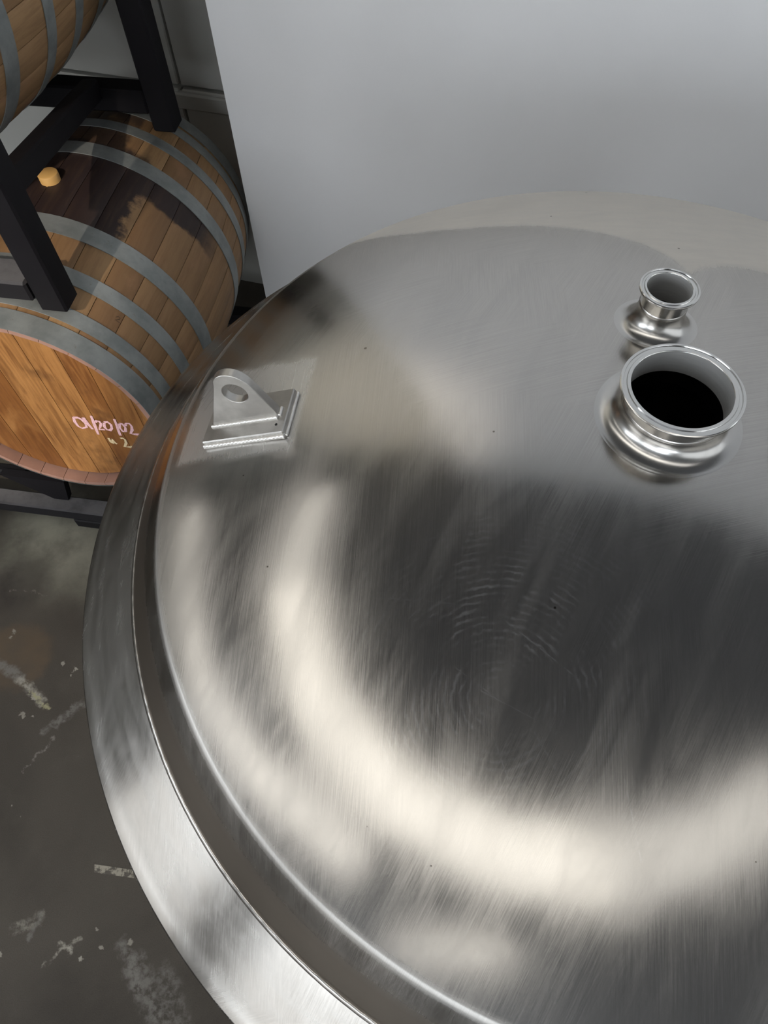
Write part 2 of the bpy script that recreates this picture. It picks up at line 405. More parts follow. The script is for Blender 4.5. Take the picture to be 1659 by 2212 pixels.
# ------------------------------------------------------------------ lights
M_LED = m_emit('ceiling_panel_diffuser', (1.0, .955, .87), PANEL_L)
M_TRIM = m_plain('white_panel_trim', (.7, .7, .7), .5)
NL = [0]
ORD = 'first second third fourth fifth sixth seventh eighth ninth tenth eleventh twelfth thirteenth fourteenth fifteenth'.split()
def panel_light(quad_pts, mat, z=None):
    c = Vector((sum(p[0] for p in quad_pts) / 4, sum(p[1] for p in quad_pts) / 4, z or CEIL - .03))
    e = empty('ceiling_light', c)
    if z:
        b = MB(); b.bar((0, 0, .028), (0, 0, CEIL - z), .02, .02); b.build('hanging_rod', M_TRIM, e, False)
    NL[0] += 1
    tag(e, ('white hanging panel light, %s' if z else 'white recessed ceiling panel light, %s') % ORD[NL[0] - 1] + ' in the curved run mirrored in the dome', 'light', 'ceiling panel lights')
    q = [Vector((p[0] - c.x, p[1] - c.y, 0)) for p in quad_pts]
    if (q[1] - q[0]).cross(q[2] - q[0]).z < 0: q = q[::-1]
    def prism(name, pts, z0, z1, m_):
        n = len(pts); vs = [(p.x, p.y, z1) for p in pts] + [(p.x, p.y, z0) for p in pts]
        fs = [tuple(range(n)), tuple(range(n, 2 * n))[::-1]] + [(i, n + i, n + (i + 1) % n, (i + 1) % n) for i in range(n)]
        mesh_obj(name, vs, fs, m_, e, False)
    prism('diffuser', [p * .985 for p in q], -.012, .0, mat); prism('frame', q, .002, .028, M_TRIM)
def light_run(pts, width, mats, z=None):
    P = [Vector((p[0], p[1])) for p in pts]; L = []; R = []
    for i, p in enumerate(P):
        d0 = (p - P[i - 1]).normalized() if i else None; d1 = (P[i + 1] - p).normalized() if i < len(P) - 1 else None
        d = ((d0 or d1) + (d1 or d0)).normalized(); n_ = Vector((-d.y, d.x)); k = 1 / max(.5, n_.dot(Vector((-(d1 or d0).y, (d1 or d0).x))))
        L.append(p + n_ * width / 2 * k); R.append(p - n_ * width / 2 * k)
    for i in range(len(P) - 1):
        a = [L[i], L[i + 1], R[i + 1], R[i]]; cc = (a[0] + a[1] + a[2] + a[3]) / 4
        panel_light([tuple(cc + (q - cc) * .994) for q in a], mats[i] if isinstance(mats, list) else mats, z)
M_LEDP = m_emit('hanging_panel_diffuser', (1.0, .965, .90), PANEL_L * 1.05)
M_LEDD = m_emit('ceiling_panel_diffuser_dim', (1.0, .96, .89), PANEL_L * .55)
light_run([(-2.10, 2.35), (-2.46, 1.2), (-2.12, -.16), (-1.38, -1.02), (-.46, -1.50), (.46, -1.62), (1.32, -1.40), (2.05, -1.0)], .72, [M_LEDD, M_LED, M_LED, M_LED, M_LED, M_LEDD, M_LEDD])
light_run([(-4.15, 2.9), (-3.8, 1.33), (-3.38, .26), (-2.6, -.56), (-1.9, -1.0), (-1.5, -1.36)], .40, M_LEDP, ZR + 2.2)
light_run([(-1.85, -2.66), (-.45, -2.52)], .30, M_LED)

def spotlight(src, dst, watts, cone, blend, label):
    d = (dst - src).normalized(); rot = d.to_track_quat('-Z', 'Y').to_euler()
    ld = bpy.data.lights.new('unseen_spot_lamp', 'SPOT'); lo = bpy.data.objects.new('unseen_spot_lamp', ld); COL.objects.link(lo)
    ld.energy = watts; ld.spot_size = math.radians(cone); ld.spot_blend = blend; ld.shadow_soft_size = .035; ld.color = (1.0, .90, .76)
    lo.location = src; lo.rotation_euler = rot
    e = empty('unseen_spotlight', src - d * .1); e.rotation_euler = rot
    tag(e, label, 'light')
    b = MB(); b.lathe([(0.0, .02), (.05, .02), (.055, 0.0), (.055, -.10), (.05, -.10), (.045, -.02), (0, -.02)], 32)
    b.build('housing', M_LAMP, e, True, SH)
    b = MB(); b.box((0, 0, .10), (.02, .02, .16)); b.build('bracket', M_LAMP, e, False)
M_LAMP = m_plain('black_lamp_metal', (.02, .02, .02), .5)
spotlight(Vector((-1.60, -2.34, ZR + 2.66)), Vector((-1.17, 1.62, ZR - .50)), SPOT_W, 15.6, .25, 'small black track spotlight under the ceiling aimed at the barrels')
spotlight(Vector((-2.6, -.7, ZR + 2.62)), Vector((-.95, 2.25, ZR + 1.95)), WASH_W, 40, .8, 'small black unseen spotlight added to brighten the top of the grey wall')  # extra spot, added to lighten the wall area mirrored in the dome

# ------------------------------------------------------------------ tank
TX, TY = .2927, .4497
RH, Z0, RC, RK = .6007, .0872, 1.2904, .0471
RO, RI, ZI = .6847, .5999, .0845
CC = RH - RK; ZC = Z0 - math.sqrt((RC - RK) ** 2 - CC ** 2)
A0 = math.atan2(CC, Z0 - ZC)
RT = .5505                                             # crown ends here; a steeper knuckle runs on to the rim weld
ST = math.asin(RT / RC)                                # crown slope there
def knuckle():
    pts = []; r, z = RT, ZC + math.sqrt(RC * RC - RT * RT)
    sl = ST
    def run(dr, s0, s1, n):
        nonlocal r, z
        for i in range(n):
            m_ = s0 + (s1 - s0) * (i + .5) / n; r += dr / n; z -= dr / n * math.tan(m_); pts.append((r, z))
    run(.0050, ST, math.radians(52), 7); run(.0160, math.radians(52), math.radians(53.5), 5)
    run(.0030, math.radians(53.5), math.radians(56), 3); run(RI - r, math.radians(56), math.radians(57), 6)
    return pts
KN = knuckle(); ZI = KN[-1][1]
def dome_z(rho):
    if rho <= RT: return ZC + math.sqrt(RC * RC - rho * rho)
    q = [(RT, ZC + math.sqrt(RC * RC - RT * RT))] + KN
    for (a, za), (b, zb) in zip(q[:-1], q[1:]):
        if a <= rho <= b: return za + (zb - za) * (rho - a) / (b - a)
    return ZI
def sstep(x, a, b):
    t = min(1, max(0, (x - a) / (b - a))); return t * t * (3 - 2 * t)
tank = empty('steel_tank', (TX, TY, 0)); tag(tank, 'round brushed stainless steel tank with domed top and sloped rim', 'tank')
PORTS = [(0.0, 0.0, .0595, .0508, .0487, .3082), (.0215, .1409, .0320, .0254, .0238, .3071)]
# wiped-film outline (polar, about the tank axis)
WIPE = [(-180, .9), (-20, .9), (0, .62), (20, .45), (38, .35), (51.8, .321), (59.7, .304), (65.8, .277), (69.2, .253), (74, .287), (79, .312), (88.4, .349), (97, .379), (105, .407), (112.7, .438), (119, .48), (124, .527), (129, .566), (136, .60), (145, .9), (180, .9)]
def wipe_r(deg):
    for (a, ra), (b, rb) in zip(WIPE[:-1], WIPE[1:]):
        if a <= deg <= b: return ra + (rb - ra) * (deg - a) / (b - a)
    return .9
LUG_TH, LUG_RHO = math.radians(169.8), .461
LUG_R = Vector((math.cos(LUG_TH), math.sin(LUG_TH), 0)); LUG_T = Vector((-math.sin(LUG_TH), math.cos(LUG_TH), 0))
def build_dome():
    n = 288
    rhos = []; r = .0515
    while r < RT - .002: rhos.append(r); r += .0048
    rhos.append(RT)
    prof = [(q, dome_z(q)) for q in rhos]
    prof += KN + [(RI, ZI - .03)]
    m = len(prof); vs = []; fs = []
    px, py = PORTS[1][0], PORTS[1][1]
    at = {k: [] for k in ('dust', 'ground', 'halo', 'swirl', 'tint', 'ridge')}
    for i in range(n):
        a = 2 * PI * i / n
        for (rr, z) in prof:
            x, y = rr * math.cos(a), rr * math.sin(a); vs.append((x, y, z + ZR))
            dg = math.degrees(math.atan2(y, x)); wr_ = wipe_r(dg)
            at['dust'].append(sstep(rr, wr_ - .006, wr_ + .014))
            at['ridge'].append(max(0, 1 - abs(rr - .5535) / .0055))
            at['tint'].append(sstep(rr, .568, .578))
            q = Vector((x, y, 0)) - LUG_R * LUG_RHO; s, u = q.dot(LUG_R), q.dot(LUG_T)
            e = max(abs(s - .003) - .074, abs(u + .018) - .072)
            at['ground'].append(sstep(-e, -.003, .003))
            hb = 1 - sstep(math.hypot(x, y), .084, .100); hs = 1 - sstep(math.hypot(x - px, y - py), .055, .075)
            at['halo'].append(max(hb, hs))
            at['swirl'].append(max(0, 1 - math.hypot(x + .19, y + .22) / .16))
    for i in range(n):
        j = (i + 1) % n
        for t in range(m - 1):
            rr = (prof[t][0] + prof[t + 1][0]) / 2; a = 2 * PI * (i + .5) / n
            if math.hypot(rr * math.cos(a) - px, rr * math.sin(a) - py) < .031: continue
            fs.append((i * m + t, j * m + t, j * m + t + 1, i * m + t + 1))
    o = mesh_obj('dome', vs, [f[::1] for f in fs], M_DOME, tank)
    o.data.flip_normals() if o.data.polygons[0].normal.z < 0 else None
    for k, v in at.items():
        A = o.data.attributes.new(k, 'FLOAT', 'POINT'); A.data.foreach_set('value', v)
    return o
build_dome()
b = MB(); b.lathe([(RO - .012, -.004 + ZR), (RO, -.002 + ZR), (RO + .0006, .0012 + ZR), (RO - .001, .003 + ZR)] + [(RO + (RI - RO) * k / 8, .001 + ZR + (ZI - .001) * k / 8) for k in range(1, 9)], 288)
b.build('rim', M_RIM, tank)
b = MB(); b.lathe([(RO - .002, ZR - .001), (RO - .002, .16), (RO - .02, .14)], 192); b.build('shell', M_STEEL, tank)
b = MB(); b.lathe([(RO - .02, .14), (.35, .10), (0.001, .09)], 96); b.build('bottom', M_STEEL, tank)
for k in range(4):
    a = PI / 4 + k * PI / 2; c = Vector((.52 * math.cos(a), .52 * math.sin(a), 0))
    b = MB(); b.lathe([(.0, 0), (.06, 0), (.06, .012), (.032, .016), (.032, .14)], 24, Matrix.Translation(c)); b.build('leg', M_STEEL, tank, True, SH)
# seam weld where the sloped rim meets the dome: rippled bead
def seam(R, z, w, ripple=420, name='weld_seam'):
    b = MB(); n = 720; k = 5; vs = []; fs = []
    for i in range(n):
        a = 2 * PI * i / n; h = w * (.75 + .25 * math.sin(i * ripple * PI * 2 / n * .5) + .12 * random.uniform(-1, 1))
        for j in range(k):
            t = PI * j / (k - 1); rr = R + w * math.cos(t); zz = z + h * .55 * math.sin(t) + (R - rr) * .9
            vs.append((rr * math.cos(a), rr * math.sin(a), zz + ZR))
    for i in range(n):
        for j in range(k - 1): fs.append((i * k + j, i * k + j + 1, ((i + 1) % n) * k + j + 1, ((i + 1) % n) * k + j))
    b.add(vs, fs); return b.build(name, M_RIM, tank)
seam(RI + .0012, ZI - .001, .0024)
def port(px, py, rf, rn, ri, zt, bd):
    e = empty('ferrule_port', (px, py, zt + ZR)); e.parent = tank
    k = rf / .0595
    # flange with gasket groove, bevelled underside
    g0, g1 = rn + (rf - rn) * .28, rn + (rf - rn) * .66
    gd = .0011
    b = MB(); b.lathe([(ri, -.0008), (ri + .0001, -.0005), (ri + .0006, 0), (g0 - .0008, 0), (g0, -gd), (g1 - .0006, -gd), (g1, 0), (rf - .0010, 0), (rf - .0002, -.0006), (rf, -.0014), (rf, -.0026), (rf - .0006, -.0033), (rn + .0012, -.0062), (rn, -.0075)], 128)
    b.build('flange', M_FER, e, True, math.radians(28))
    b = MB(); b.lathe([(rn, -.0065), (rn, -.0225)], 128)
    b.build('neck', M_FER, e)
    b = MB(); b.lathe([(ri, -.0008), (ri, bd), (ri + .0002, bd - .0004)], 128); b.build('bore', M_BORE, e)
    b = MB(); b.lathe([(ri + .0002, bd - .0004), (ri + .0002, -.047)], 128); b.build('inner_sleeve', M_FER, e)
    # weld belt then a pulled collar flaring into the dome
    d0 = math.hypot(px, py)
    def dz(r, a):
        x, y = px + r * math.cos(a), py + r * math.sin(a); return dome_z(math.hypot(x, y)) - zt
    R1 = rn + (.0225 if rf > .05 else .020)
    n = 128; steps = 20; vs = []; fs = []
    for i in range(n):
        a = 2 * PI * i / n; zb = dz(R1, a)
        row = [(rn, -.0210), (rn + .0007, -.0222), (rn + .0008, -.0236), (rn + .0004, -.0248)]
        z1 = -.0250
        for s in range(steps + 1):
            t = s / steps; th = t * PI / 2
            r = rn + .0004 + (R1 - rn - .0004) * (.85 * (1 - math.cos(th)) + .15 * t); z = z1 + (zb + .0001 - z1) * math.sin(th)
            row.append((r, z))
        row.append((R1 + .004, dz(R1 + .004, a) - .0004))
        for r, z in row: vs.append((r * math.cos(a), r * math.sin(a), z))
    m = len(row)
    for i in range(n):
        for s in range(m - 1): fs.append((i * m + s, ((i + 1) % n) * m + s, ((i + 1) % n) * m + s + 1, i * m + s + 1))
    o = mesh_obj('collar', vs, fs, M_COLLAR, e)
    return e
pA = port(*PORTS[0], -.029); pB = port(*PORTS[1], -.038)
pA['label'] = 'wide polished ferrule port at the dome crown'; pB['label'] = 'small polished ferrule port behind the wide one'

def lug():
    zt = dome_z(LUG_RHO); dz = (dome_z(LUG_RHO + .001) - dome_z(LUG_RHO - .001)) / .002
    X = (LUG_R + Vector((0, 0, dz))).normalized(); Y = LUG_T; N = X.cross(Y)
    if N.z < 0: N = -N
    e = bpy.data.objects.new('lifting_lug', None); COL.objects.link(e); e.parent = tank
    Mx = Matrix((X, Y, N)).transposed().to_4x4(); Mx.translation = LUG_R * LUG_RHO + Vector((0, 0, zt + ZR)); e.matrix_local = Mx
    # local frame: +x down the slope (outward), +y along the rim towards the viewer's side, z off the dome
    b = MB(); b.box((-.0095, .0012, .0030), (.110, .0645, .011), .0012); b.build('pad_plate', M_LUG, e, True, SH)
    # eye plate: radial plate, sloped outer edge, rounded top, steep inner edge
    t = .011; zb = .008
    ox, hz, R = -.0235, .0545, .0235; hr = .0145
    out = [(.0370, zb), (-.0030, .0675)]
    for k in range(13):
        a = math.radians(52 + 118 * k / 12); out.append((ox + R * math.cos(a), hz + .0035 + R * 1.08 * math.sin(a)))
    out.append((-.0545, .0165)); out.append((-.0540, zb))
    hole = [(ox + hr * math.cos(2 * PI * k / 40), hz + hr * math.sin(2 * PI * k / 40)) for k in range(40)]
    # ring of quads between hole and outline sampled by angle
    def ray_out(a):
        d = Vector((math.cos(a), math.sin(a))); best = None; o_ = Vector((ox, hz))
        for i in range(len(out)):
            p, q = Vector(out[i]), Vector(out[(i + 1) % len(out)]); ev = q - p
            den = d.x * ev.y - d.y * ev.x
            if abs(den) < 1e-12: continue
            w = p - o_; tt = (w.x * ev.y - w.y * ev.x) / den; ss = (w.x * d.y - w.y * d.x) / den
            if tt > 0 and -1e-6 <= ss <= 1 + 1e-6 and (best is None or tt < best): best = tt
        return o_ + d * best
    angs = sorted(set([2 * PI * k / 60 for k in range(60)] + [math.atan2(y - hz, x - ox) % (2 * PI) for x, y in out]))
    vs = []; fs = []; n = len(angs); yc = .0045
    for a in angs:
        o1 = ray_out(a); h1 = (ox + hr * math.cos(a), hz + hr * math.sin(a))
        vs += [(h1[0], yc - t / 2, h1[1]), (o1.x, yc - t / 2, o1.y), (o1.x, yc + t / 2, o1.y), (h1[0], yc + t / 2, h1[1])]
    for i in range(n):
        j = (i + 1) % n
        for k in range(4): fs.append((i * 4 + k, i * 4 + (k + 1) % 4, j * 4 + (k + 1) % 4, j * 4 + k))
    o = mesh_obj('eye_plate', vs, fs, M_LUG, e); o.data.set_sharp_from_angle(angle=SH)
    mo = o.modifiers.new('soft_edges', 'BEVEL'); mo.width = .0008; mo.segments = 2; mo.limit_method = 'ANGLE'
    def bead(p, q, w, name='weld_bead'):
        p = Vector(p); q = Vector(q); d = q - p; L = d.length; x = d.normalized(); y = Vector((0, 0, 1)).cross(x).normalized(); z = x.cross(y)
        k = 12; n_ = int(L / .0006); sd_ = random.uniform(0, 6); vs = []; fs = []
        for i in range(n_ + 1):
            s_ = i / n_; en = 1 if 0 < i < n_ else .55
            for j in range(k):
                a = 2 * PI * j / k; rr = en * w * (.96 + .055 * (.5 + .5 * math.sin(i * .75 + 1.6 * math.cos(a) + sd_)) ** 2 + .04 * math.sin(i * .11 + sd_)); vs.append(p + d * s_ + y * rr * math.cos(a) + z * rr * .9 * math.sin(a))
        for i in range(n_):
            for j in range(k): fs.append((i * k + j, i * k + (j + 1) % k, (i + 1) * k + (j + 1) % k, (i + 1) * k + j))
        fs.append(tuple(range(k))[::-1]); fs.append(tuple(n_ * k + j for j in range(k)))
        return mesh_obj(name, vs, fs, M_WELD, e)
    bead((.0375, yc + t / 2 + .001, .0092), (-.0540, yc + t / 2 + .001, .0092), .0030)
    bead((.0460, .0340, .0020), (-.0650, .0340, .0020), .0036)
    bead((-.0550, yc + t / 2, .0092), (-.0550, yc - t / 2 - .002, .0092), .0028)
    bead((-.0650, .033, .0005), (-.0650, -.031, .0005), .0026)
    b = MB(); b.lathe([(0, .0089), (.0016, .0089), (.0018, .0080)], 16, Matrix.Translation((-.0535, .0215, 0))); b.build('vent_hole', m_plain('dark_hole', (.01, .01, .01), .8), e)
    e['label'] = 'pad-mounted lifting lug with round eye'
lug()

# ------------------------------------------------------------------ barrels
BL, BR, BE = .4487, .3527, .3110       # half length, bilge radius, head radius (outside of staves)
def brad(u): return BR - (BR - BE) * (u / BL) ** 2
def m_stave(name, root, stain_shade):
    t = NT(name); o = t.n('TexCoord'); o.object = root; P = o.outputs['Object']; rn = t.rnd()
    sep = t.n('SeparateXYZ'); t.l(P, sep.inputs[0])
    X, Y, Z = sep.outputs
    ang = t.math('ARCTAN2', X, t.math('SUBTRACT', Z, BR))
    cyl = t.n('CombineXYZ'); t.l(t.math('ADD', t.math('MULTIPLY', ang, .33), t.math('MULTIPLY', rn, 7.0)), cyl.inputs[0]); t.l(Y, cyl.inputs[1])
    g = t.noise(t.mapping(cyl.outputs[0], sc=(60, 5, 1)), 1.5, 6, .65, .4)
    big = t.noise(t.mapping(cyl.outputs[0], sc=(6, 4, 1)), 1.5, 5, .6)
    base = t.mix(rn, c4(.22, .122, .054), c4(.37, .220, .102))
    col = t.mix(t.ramp(g, .35, .75, 0, .55), base, c4(.17, .085, .036))
    col = t.mix(t.ramp(big, .5, .8, 0, .5), col, c4(.42, .22, .12))
    if stain_shade:
        edge = t.math('MULTIPLY', t.math('SUBTRACT', t.noise(P, 9, 5, .7), .5), .34)
        au = t.math('ADD', t.math('ABSOLUTE', t.math('SUBTRACT', Y, .02)), t.math('MULTIPLY', edge, .35))
        # wine spilled from the bung: spread over the bilge, running down along the far hoop
        aa = t.math('ADD', t.math('ABSOLUTE', ang), edge)
        f1 = t.math('MULTIPLY', t.ramp(au, .20, .15), t.ramp(aa, .61, .55))
        f2 = t.math('MULTIPLY', t.ramp(t.math('ADD', Y, t.math('MULTIPLY', edge, .22)), .035, .052), t.math('MULTIPLY', t.ramp(aa, 1.35, 1.0), t.ramp(Y, .14, .12)))
        far_shade = t.math('MULTIPLY', t.ramp(t.math('ADD', ang, t.math('MULTIPLY', edge, .5)), .36, .32), t.math('MULTIPLY', t.ramp(Y, .16, .18), t.ramp(big, .25, .5)))  # shade of the upper barrel and rails, painted into the far wood
        f = t.math('MAXIMUM', t.math('MAXIMUM', f1, f2), t.math('MULTIPLY', far_shade, .85))
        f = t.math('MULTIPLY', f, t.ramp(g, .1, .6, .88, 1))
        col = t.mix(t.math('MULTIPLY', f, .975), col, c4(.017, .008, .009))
    t.base(col); t.rough(.62); t.bump(g, .15, .004)
    return t.m
def m_head(name, root):
    t = NT(name); P = t.obj(); rn = t.rnd()
    o = t.n('TexCoord'); o.object = root; Q = o.outputs['Object']
    V = t.vmath('ADD', P, t.vmath('SCALE', (3.1, 5.7, 1.3), rn))
    g = t.noise(t.mapping(V, sc=(30, 30, 2.6)), 1.6, 6, .65, 1.2)
    big = t.noise(t.mapping(V, sc=(5, 5, 2)), 1.8, 5, .6, .8)
    base = t.mix(rn, c4(.19, .066, .014), c4(.41, .195, .062))
    col = t.mix(t.ramp(g, .36, .68, 0, .8), base, c4(.13, .045, .011))
    col = t.mix(t.ramp(big, .45, .75, 0, .6), col, c4(.46, .225, .075))
    dark = t.noise(Q, 6, 4, .6)
    col = t.mix(t.ramp(dark, .56, .72, 0, .75), col, c4(.09, .035, .012))
    t.base(col); t.rough(.42); t.bump(g, .1, .003); return t.m
def m_galv():
    t = NT('galvanised_hoop_steel'); P = t.obj()
    a = t.noise(P, 14, 5, .6); b_ = t.noise(P, 70, 4, .7)
    col = t.mix(t.ramp(a, .3, .7), c4(.20, .215, .215), c4(.31, .325, .32)); col = t.mix(t.ramp(b_, .62, .75, 0, .5), col, c4(.16, .12, .085))
    t.base(col); t.metal(.45); t.rough(.5); return t.m
M_GALV = m_galv()
M_CHIME = m_plain('chime_end_grain', (.33, .185, .14), .7, 0, .25, 30)
M_BUNG = m_plain('silicone_bung', (.62, .36, .12), .5)
def m_chalk(name, col):
    t = NT(name); n_ = t.noise(t.obj(), 260, 3, .7)
    t.base(t.mix(t.ramp(n_, .3, .6), c4(*[q * .65 for q in col]), c4(*col))); t.rough(.9); return t.m
NST = 30
def stave_mesh(mat):
    ns = 10; da = 2 * PI / NST; g = .0006
    cols = [(-.5, .0014), (-.46, 0.0), (0, 0), (.46, 0.0), (.5, .0014)]
    vs = []; fs = []
    us = [-BL + 2 * BL * i / ns for i in range(ns + 1)]
    def P(u, r, t): return (r * math.sin(t), u, r * math.cos(t))
    for u in us:
        for c_, dr in cols:
            r = brad(u) - dr; vs.append(P(u, r, c_ * (da - g / r * 2)))
        for c_ in (.5, -.5):
            ch = .012 if abs(u) > BL - .001 else .026
            r = brad(u) - ch; vs.append(P(u, r, c_ * (da - g / r * 2)))
    m = 7
    for i in range(ns):
        for k in range(m): fs.append((i * m + k, i * m + (k + 1) % m, (i + 1) * m + (k + 1) % m, (i + 1) * m + k))
    fs.append(tuple(range(m))); fs.append(tuple(ns * m + k for k in range(m))[::-1])
    me = bpy.data.meshes.new('stave'); me.from_pydata(vs, [], fs); me.update(); me.flip_normals()
    for p in me.polygons: p.use_smooth = True
    me.materials.append(mat); me.materials.append(M_CHIME)
    for i_ in (0, ns - 1): me.polygons[i_ * m + 5].material_index = 1
    me.polygons[len(fs) - 1].material_index = 1; me.polygons[len(fs) - 2].material_index = 1
    me.set_sharp_from_angle(angle=math.radians(40)); return me
HOOPS = [(-BL - .001, -.400), (-.388, -.351), (-.293, -.253), (-.171, -.119), (.119, .171), (.253, .293), (.351, .388), (.400, BL + .001)]
BOARDS = [-.32, -.235, -.15, -.055, .04, .122, .183, .253, .32]
def board_poly(s0, s1, R):
    pts = []
    s0 = max(s0, -R + 1e-4); s1 = min(s1, R - 1e-4)
    n = 5
    for i in range(n): s = s0 + (s1 - s0) * i / (n - 1); pts.append((s, math.sqrt(R * R - s * s)))
    for i in range(n): s = s1 - (s1 - s0) * i / (n - 1); pts.append((s, -math.sqrt(R * R - s * s)))
    return pts
HOOPS_UP = [(-BL - .001, -.405), (-.350, -.315), (-.225, -.180), (-.100, -.055), (.055, .090), (.180, .215), (.315, .350), (.405, BL + .001)]
def barrel(label, loc, psi, group=None, stain_shade=True, hoops=HOOPS):
    # local: +y along the barrel axis (away from the camera), +x to its right, origin at the bottom of the bilge
    root = empty('wine_barrel', loc, psi - PI / 2)
    tag(root, label, 'barrel', group)
    core = Matrix.Translation((0, 0, BR))
    me = stave_mesh(m_stave('oak_staves', root, stain_shade))
    for k in range(NST):
        o = bpy.data.objects.new('stave', me); COL.objects.link(o); o.parent = root
        o.matrix_local = core @ Matrix.Rotation(2 * PI * (k + .5) / NST, 4, 'Y')
    for (u0, u1) in hoops:
        prof = []
        for i in range(4):
            u = u0 + (u1 - u0) * i / 3; prof.append((brad(u) + .0022, u))
        prof = [(brad(u0) + .0002, u0)] + prof + [(brad(u1) + .0002, u1)]
        b = MB(); b.lathe(prof, 96, core @ Matrix.Rotation(-PI / 2, 4, 'X')); o = b.build('hoop', M_GALV, root, True, SH)
    mh = m_head('varnished_head_oak', root)
    for sg in (-1, 1):
        R = BE - .020; y = sg * (BL - .030)
        for s0, s1 in zip(BOARDS[:-1], BOARDS[1:]):
            pts = board_poly(s0 + .0008, s1 - .0008, R); n = len(pts); th = .018; e_ = .0015
            cx = sum(p[0] for p in pts) / n
            vs = [(p[0], y, p[1] + BR) for p in pts] + [(p[0], y - sg * th, p[1] + BR) for p in pts]
            fr = tuple(range(n)); fs = [fr if sg > 0 else fr[::-1]]
            fs += [((i, (i + 1) % n, n + (i + 1) % n, n + i) if sg < 0 else (i, n + i, n + (i + 1) % n, (i + 1) % n)) for i in range(n)]
            mesh_obj('head_board', vs, fs, mh, root, False)
    # bung
    b = MB(); b.lathe([(.0, .020), (.021, .020), (.0235, .0185), (.0245, .016), (.0235, -.012), (0, -.012)], 32, Matrix.Translation((0, 0, 2 * BR)) )
    o = b.build('bung', M_BUNG, root, True, SH)
    o['label'] = 'amber silicone bung'
    return root
PSI = 1.394
BAX = Vector((math.cos(PSI), math.sin(PSI), 0)); BSD = Vector((math.sin(PSI), -math.cos(PSI), 0))
BC = Vector((-.7833, 1.6008, ZR - .5548))
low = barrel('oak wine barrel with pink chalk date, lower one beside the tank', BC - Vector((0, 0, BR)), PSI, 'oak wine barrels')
UPC = BC + BSD * -.248 + BAX * .085 + Vector((0, 0, .765)); UPSI = PSI - .17
up = barrel('oak wine barrel on the upper rack, cut by the top left corner', UPC - Vector((0, 0, BR)), UPSI, 'oak wine barrels', stain_shade=False, hoops=HOOPS_UP)

# chalk writing on the near head and a pencilled 2 on the side
def ribbon(name, strokes, w, fn, mat, parent, th=.0005):
    b = MB()
    for st in strokes:
        # resample
        P = [Vector(q) for q in st]
        L = []; R = []
        for i, p in enumerate(P):
            d = (P[min(i + 1, len(P) - 1)] - P[max(i - 1, 0)]); d = Vector((d.x, d.y)); d.normalize(); nn = Vector((-d.y, d.x))
            ww = w * random.uniform(.8, 1.15) / 2; L.append(p + nn * ww); R.append(p - nn * ww)
        vs = [fn(q) for pr in zip(L, R) for q in pr]
        fs = [(2 * i, 2 * i + 1, 2 * i + 3, 2 * i + 2) for i in range(len(P) - 1)]
        b.add(vs, fs)
    return b.build(name, mat, parent, False)
def on_head(q): return (q[0], -(BL - .030) - .0006, q[1] + BR)
DATE = [[(.0653, -.0292), (.0613, -.0504), (.0633, -.0677), (.0719, -.0751), (.0866, -.0672), (.0901, -.0525), (.0850, -.0350), (.0760, -.0290), (.0663, -.0310)],
        [(.0931, -.0260), (.0960, -.0517), (.1010, -.0740)],
        [(.1190, -.0150), (.1149, -.0448), (.1110, -.0732), (.1085, -.0950)],
        [(.1206, -.0420), (.1260, -.0340), (.1335, -.0360), (.1343, -.0450), (.1275, -.0580), (.1200, -.0710), (.1360, -.0690)],
        [(.1450, -.0395), (.1394, -.0560), (.1420, -.0680), (.1500, -.0700), (.1586, -.0600), (.1620, -.0440), (.1560, -.0340), (.1460, -.0370)],
        [(.1800, -.0180), (.1770, -.0439), (.1740, -.0684), (.1720, -.0880)],
        [(.1874, -.0360), (.1825, -.0540), (.1860, -.0690), (.1940, -.0660), (.1990, -.0500), (.1960, -.0350), (.1885, -.0350)],
        [(.2020, -.0420), (.2070, -.0310), (.2160, -.0300), (.2190, -.0400), (.2150, -.0560), (.2050, -.0740), (.2180, -.0745), (.2311, -.0736)]]
o = ribbon('chalk_date', DATE, .0078, on_head, m_chalk('pink_chalk', (.78, .48, .52)), low); o['label'] = 'pink chalk date 01/20/02'
MARK = [[(.1322, -.1059), (.1326, -.1243), (.1354, -.1294), (.1430, -.1090), (.1440, -.1255), (.1486, -.1288)],
        [(.1671, -.1010), (.1740, -.0985), (.1793, -.1047), (.1770, -.1195), (.1670, -.1380), (.1809, -.1370), (.1947, -.1340)]]
o = ribbon('chalk_mark', MARK, .0072, on_head, m_chalk('cream_chalk', (.70, .56, .34)), low); o['label'] = 'cream chalk mark under the date'
def on_side(q):
    u, s = q; a = s / brad(u); r = brad(u) + .0007; return (r * math.sin(a), u, r * math.cos(a) + BR)
a0 = math.atan2(.240, .226) * brad(-.34)
TWO = [[(-.336, a0 - .012), (-.330, a0 - .006), (-.333, a0 + .002), (-.343, a0 + .002), (-.350, a0 - .004), (-.349, a0 + .010)]]
TWO = [[(-.345 + (p[1] - a0) * .25 + .035, a0 + (p[0] + .34) * .9) for p in TWO[0]]]
o = ribbon('pencil_numeral', [[(-.313, a0 - .006), (-.308, a0 - .001), (-.309, a0 + .004), (-.314, a0 + .003), (-.320, a0 - .005), (-.320, a0 + .006)]], .0013, on_side, m_plain('pencil_black', (.03, .025, .02), .8), low)
o['label'] = 'small dark handwritten 2'

